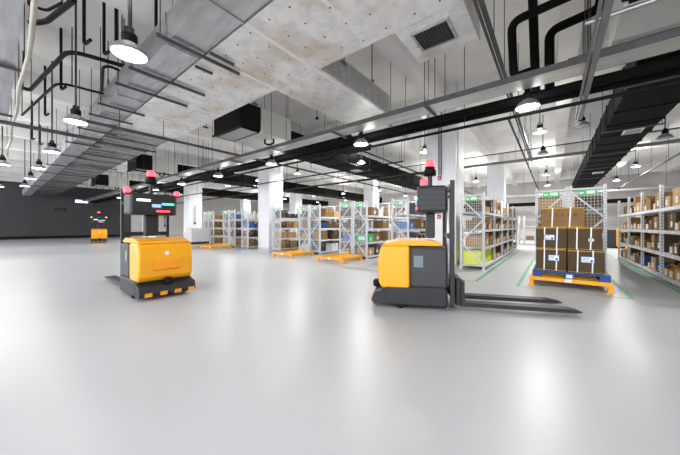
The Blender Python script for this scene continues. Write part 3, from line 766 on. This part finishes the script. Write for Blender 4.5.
# name, centre x, near-end y, bays, short name, label, boxes facing (+1 = +X)
RACKS = [
 (-18.70, 9.0, 4, 'leftmost rack', 'grey shelving rack with green sign, leftmost of all the racks', 1),
 (-17.99, 9.0, 4, 'second rack from left', 'grey shelving rack with green sign, second from the left', 1),
 (-16.10, 9.0, 4, 'third rack from left', 'grey shelving rack with green sign, third from the left', 1),
 (-15.39, 9.0, 4, 'fourth rack from left', 'grey shelving rack with a blue bin high up, fourth from the left', 1),
 (-14.05, 9.0, 5, 'rack left of middle column', 'narrow grey shelving rack just left of the middle column', 1),
 (-11.45, 9.2, 5, 'rack right of middle column', 'grey shelving rack just right of the middle column', 1),
 (-9.41, 9.2, 5, 'seventh rack from left', 'grey shelving rack, left one of the pair behind the left orange stand', 1),
 (-8.69, 9.2, 5, 'eighth rack from left', 'grey shelving rack, right one of the pair behind the left orange stand', 1),
 (-6.74, 9.0, 5, 'ninth rack from left', 'grey shelving rack just left of the rack with the green crate', 1),
 (-6.04, 9.0, 5, 'rack with green crate', 'grey shelving rack holding the green crate', 1),
 (-4.32, 9.0, 5, 'rack left of near column', 'grey shelving rack with blue bin left of the near column', 1),
 (-1.92, 8.9, 5, 'rack with yellow crates', 'grey shelving rack with wire end and yellow crates right of the near column', 1),
 (-.04, 9.0, 5, 'left rack behind carton pallet', 'pale shelving rack with green sign, left one behind the carton pallet', -1),
 (.66, 9.0, 5, 'right rack behind carton pallet', 'pale shelving rack with green sign, right one behind the carton pallet', 1),
 (2.37, 6.36, 5, 'rack at right edge', 'long grey shelving rack full of cartons at the right edge', -1),
]
for i, (x, y, n_, sn, lb, f) in enumerate(RACKS): make_rack(x, y, n_, lb, i % 2 == 1)
# dark far racks across the back
for i, x in enumerate([-6, -3.2, -.4, 5.2]):
    t = thing('storage_rack', 'low distant rack across the far end of the aisles, %s from the left' % ['first', 'second', 'third', 'fourth'][i], 'shelving rack', (x, 23.6, 0), 0, 'far cross racks')
    for a in (-1.25, 1.25):
        for b_ in (-.3, .3): MB().box(a-.03, a+.03, b_-.03, b_+.03, 0, 2.0, rackm).build('upright', t)
    for z in (.3, .8, 1.3): MB().box(-1.25, 1.25, -.33, .33, z-.05, z, rackm).build('shelf', t)
    for k in range(4):
        o = MB().box(-.22, .22, -.2, .2, 0, .28, [cb_a, cb_c, cb_y, cb_b][k], .006).build('far_carton', None, (x-.9+k*.58, 23.5, .805 if k % 2 else .305))
        tag(o, 'small distant carton in the cross rack, rack %s, %s along' % (['one', 'two', 'three', 'four'][i], ['first', 'second', 'third', 'fourth'][k]), 'carton', 'cartons in the far cross racks')
# distant orange machine at the end of the right aisle
t = thing('orange_machine', 'distant orange machine at the end of the right aisle', 'machine', (3.05, 22.6, 0))
MB().box(-.18, .25, -.3, .3, .1, 1.15, orange, .04).build('cover', t); MB().box(-.55, -.19, -.3, .3, .05, 1.1, agv_dark, .03).build('body', t)
MB().box(-.5, .2, -.28, .28, 0, .1, rubber).build('base', t)

# ------------------------------------------------------------------ cartons and bins on the shelves
def carton_mesh(w, h, c, d=.5, lab=False):
    m = MB().box(-d/2, d/2, -w/2, w/2, 0, h, c, .006)
    m.box(-d/2+.004, d/2-.004, -.025, .025, h, h+.002, tape)
    m.box(d/2-.002, d/2+.002, -.02, .02, h*.6, h-.006, tape); m.box(-d/2-.002, -d/2+.002, -.02, .02, h*.6, h-.006, tape)
    return m.mesh('carton')
def pick_mesh(w, h, c, d=.5):
    # open-front carton: tall back, low front (front = +X)
    m = MB(); tk = .008
    for s in (-1, 1):
        y = s*(w/2-tk/2)
        m.prism([(-d/2, 0), (d/2, 0), (d/2, h*.45), (d/2-.12, h*.6), (d/2-.2, h), (-d/2, h)], y-tk/2, y+tk/2, c)
        m.prism([(d/2-.005, h*.02), (d/2+.003, h*.02), (d/2+.003, h*.45), (d/2-.12, h*.62), (d/2-.2, h+.006), (d/2-.21, h+.006), (d/2-.13, h*.6), (d/2-.005, h*.44)], y-tk/2-.002, y+tk/2+.002, cb_y)
    m.box(-d/2, d/2, -w/2, w/2, 0, .008, c); m.box(d/2-tk, d/2, -w/2+tk, w/2-tk, .008, h*.45, cb_c); m.box(-d/2, -d/2+tk, -w/2+tk, w/2-tk, .008, h, c)
    m.box(-d/2+.02, d/2-.1, -w/2+.015, w/2-.015, .01, h*.55, cb_b)
    return m.mesh('open_carton')
def flap_mesh(w, h, c, d=.5):
    m = MB().box(-d/2, d/2, -w/2, w/2, 0, h, c, .004)
    m.bar((d/2, -w/2+.01, h), (d/2+.02, -w/2+.01, h), .001, .001, c)
    m.add([(d/2-.004, -w/2, h), (d/2-.004, w/2, h), (d/2+.07, w/2, h+.09), (d/2+.07, -w/2, h+.09), (d/2-.010, -w/2, h), (d/2-.010, w/2, h), (d/2+.064, w/2, h+.094), (d/2+.064, -w/2, h+.094)],
          [(0, 1, 2, 3), (7, 6, 5, 4), (0, 4, 5, 1), (1, 5, 6, 2), (2, 6, 7, 3), (3, 7, 4, 0)], cb_y)
    return m.mesh('flap_carton')
def bin_mesh(w, h, c, d=.5):
    m = MB(); tk = .012
    m.box(-d/2+.01, d/2-.01, -w/2+.01, w/2-.01, 0, .01, c)
    m.box(-d/2, -d/2+tk, -w/2, w/2, .01, h, c); m.box(d/2-tk, d/2, -w/2, w/2, .01, h, c)
    m.box(-d/2+tk, d/2-tk, -w/2, -w/2+tk, .01, h, c); m.box(-d/2+tk, d/2-tk, w/2-tk, w/2, .01, h, c)
    for s in (-1, 1):
        xx = s*(d/2+.006); m.box(xx-.008, xx+.008, -w/2-.01, w/2+.01, h-.03, h, c)
        m.box(xx-.005, xx+.005, -w/2+.04, w/2-.04, h*.35, h*.4, c)
        yy = s*(w/2+.004); m.box(-d/2, d/2, yy-.006, yy+.006, h-.03, h, c)
    return m.mesh('bin')
LAB = MB().box(0, .004, -.06, .06, 0, .13, paper).box(.004, .005, -.045, .045, .085, .09, ink).box(.004, .005, -.045, .02, .06, .065, ink).mesh('paper_label')
KINDS = []
for w, h in ((.34, .26), (.42, .34), (.52, .40), (.30, .40), (.56, .30)):
    for c, cn_ in ((cb_a, 'mid brown'), (cb_b, 'dark brown'), (cb_c, 'pale brown')):
        KINDS.append(('carton', 'closed %s carton' % cn_, w, h, carton_mesh(w, h, c)))
for w, h, c, cn_ in ((.40, .30, cb_w, 'white'), (.36, .24, agv_dark, 'black'), (.46, .34, paper, 'bright white'), (.34, .40, agv_mid, 'charcoal')):
    KINDS.append(('carton', 'closed %s carton' % cn_, w, h, carton_mesh(w, h, c)))
PICKS = []
for w, h in ((.26, .38), (.32, .34), (.38, .42)):
    for c, cn_ in ((cb_a, 'mid brown'), (cb_b, 'dark brown')):
        PICKS.append(('open_carton', 'cut-open %s carton' % cn_, w, h, pick_mesh(w, h, c)))
FL = [('flap_carton', 'brown carton with raised flap', .42, .28, flap_mesh(.42, .28, cb_a)), ('flap_carton', 'pale carton with raised flap', .40, .26, flap_mesh(.40, .26, cb_c))]
BINS = {'blue': bin_mesh(.5, .26, bluel), 'dblue': bin_mesh(.5, .26, bluep), 'green': bin_mesh(.52, .32, greenp), 'yellow': bin_mesh(.55, .20, yellowc), 'grey': bin_mesh(.45, .2, rackm)}
ORD = ['first', 'second', 'third', 'fourth', 'fifth']
SHN = ['lowest shelf', 'second shelf', 'third shelf', 'top shelf']
POSN = ['nearest', 'second', 'third', 'fourth', 'fifth']
# special bins: (rack index, bay, level): colour
SPEC = {(9, 0, 1): 'green', (10, 0, 2): 'blue', (10, 0, 1): 'grey', (3, 0, 3): 'blue', (4, 0, 2): 'blue', (8, 0, 1): 'blue', (7, 0, 2): 'dblue', (14, 1, 0): 'dblue', (14, 2, 0): 'dblue', (14, 3, 0): 'dblue', (9, 0, 2): None}
count = 0
MAXB = [1, 2, 1, 2, 2, 3, 1, 2, 1, 2, 2, 5, 1, 1, 5]
for ri, (rx, ry, nb, sn, lb, f) in enumerate(RACKS):
    rng = random.Random(100+ri)
    for bay in range(min(nb, MAXB[ri])):
        if ri == 14 and bay == 0: continue
        for lv, lz in enumerate(LV):
            y = ry+bay*BAY+.06; end = ry+(bay+1)*BAY-.06; pos = 0
            sp = SPEC.get((ri, bay, lv))
            if ri == 11 and bay == 0 and lv == 0: continue
            while y < end-.28 and pos < 5:
                if sp and pos == 0:
                    kind = ('storage_bin', {'blue': 'blue plastic bin', 'dblue': 'dark blue plastic bin', 'green': 'green plastic crate', 'grey': 'grey plastic bin'}[sp], .5 if sp != 'green' else .52, .26, BINS[sp])
                else:
                    pool = PICKS if (ri in (11, 14) and rng.random() < .6) else KINDS
                    if ri in (11, 14) and rng.random() < .08: pool = FL
                    if ri < 11 and rng.random() < .24: y += rng.uniform(.25, .5); continue
                    kind = rng.choice(pool if pool is not KINDS or ri < 11 else KINDS[:15])
                nm, look, w, h, me = kind
                if y+w > end: break
                hmax = .44
                o = put(nm, me, None, (rx+f*rng.uniform(.02, .06), y+w/2, lz+.006), 0 if f > 0 else PI)
                g = 'cartons on the shelving racks' if nm != 'storage_bin' else 'plastic bins on the shelving racks'
                tag(o, '%s, %s in %s bay, %s, %s' % (look, POSN[pos], ORD[bay], SHN[lv], sn), 'carton' if nm != 'storage_bin' else 'bin', g)
                if nm != 'storage_bin': count += 1
                if ri >= 8 and rng.random() < .85:
                    put('paper_label', LAB, o, (.25+(.003 if nm == 'open_carton' else .002), rng.uniform(-.04, .04), .03 if nm == 'open_carton' else h*.2))
                if sp == 'green' and pos == 0:
                    MB().box(-.15, .15, -.262, -.268, .08, .22, paper).build('paper_label', o)
                y += w+rng.choice([.01, .03, .08]); pos += 1
                # a second carton on top now and then
                if nm == 'carton' and h < .3 and lv == 3 and rng.random() < .5:
                    o2 = put('carton', me, None, (rx+f*.03, y-w/2-.04, lz+.008+h), 0 if f > 0 else PI)
                    tag(o2, '%s stacked above the %s in %s bay, %s' % (look, POSN[pos-1], ORD[bay], sn), 'carton', g); count += 1
print('cartons', count)
# yellow crates in the lowest bay of the rack beside the near column
for i in range(2):
    for j in range(3):
        for k in range(1):
            o = put('yellow_crate', BINS['yellow'], None, (-1.94, 9.26+j*.57, .127+i*.205))
            if i == 1: o.location.z = .127+.205
        tag(o, 'bright yellow crate on lowest shelf, %s row, %s from near end' % (['bottom', 'upper'][i], ORD[j]), 'crate', 'yellow crates')

# ------------------------------------------------------------------ camera, world, colour
cd = bpy.data.cameras.new('camera'); cam = bpy.data.objects.new('camera', cd); C.objects.link(cam)
cam.location = (0, 0, 1.3); cam.rotation_euler = (PI/2, 0, math.radians(38.1))
cd.sensor_width = 36; cd.lens = 36*272/680; cd.shift_y = -1.5/680; cd.clip_end = 200
S.camera = cam
w = bpy.data.worlds.new('world'); S.world = w; w.use_nodes = True
w.node_tree.nodes['Background'].inputs[0].default_value = (.6, .62, .65, 1); w.node_tree.nodes['Background'].inputs[1].default_value = 7.2
S.view_settings.view_transform = 'Standard'; S.view_settings.look = 'None'; S.view_settings.gamma = 1; S.view_settings.use_curve_mapping = False
S.view_settings.exposure = 0.22
S.cycles.max_bounces = 8; S.cycles.diffuse_bounces = 5; S.cycles.use_light_tree = True
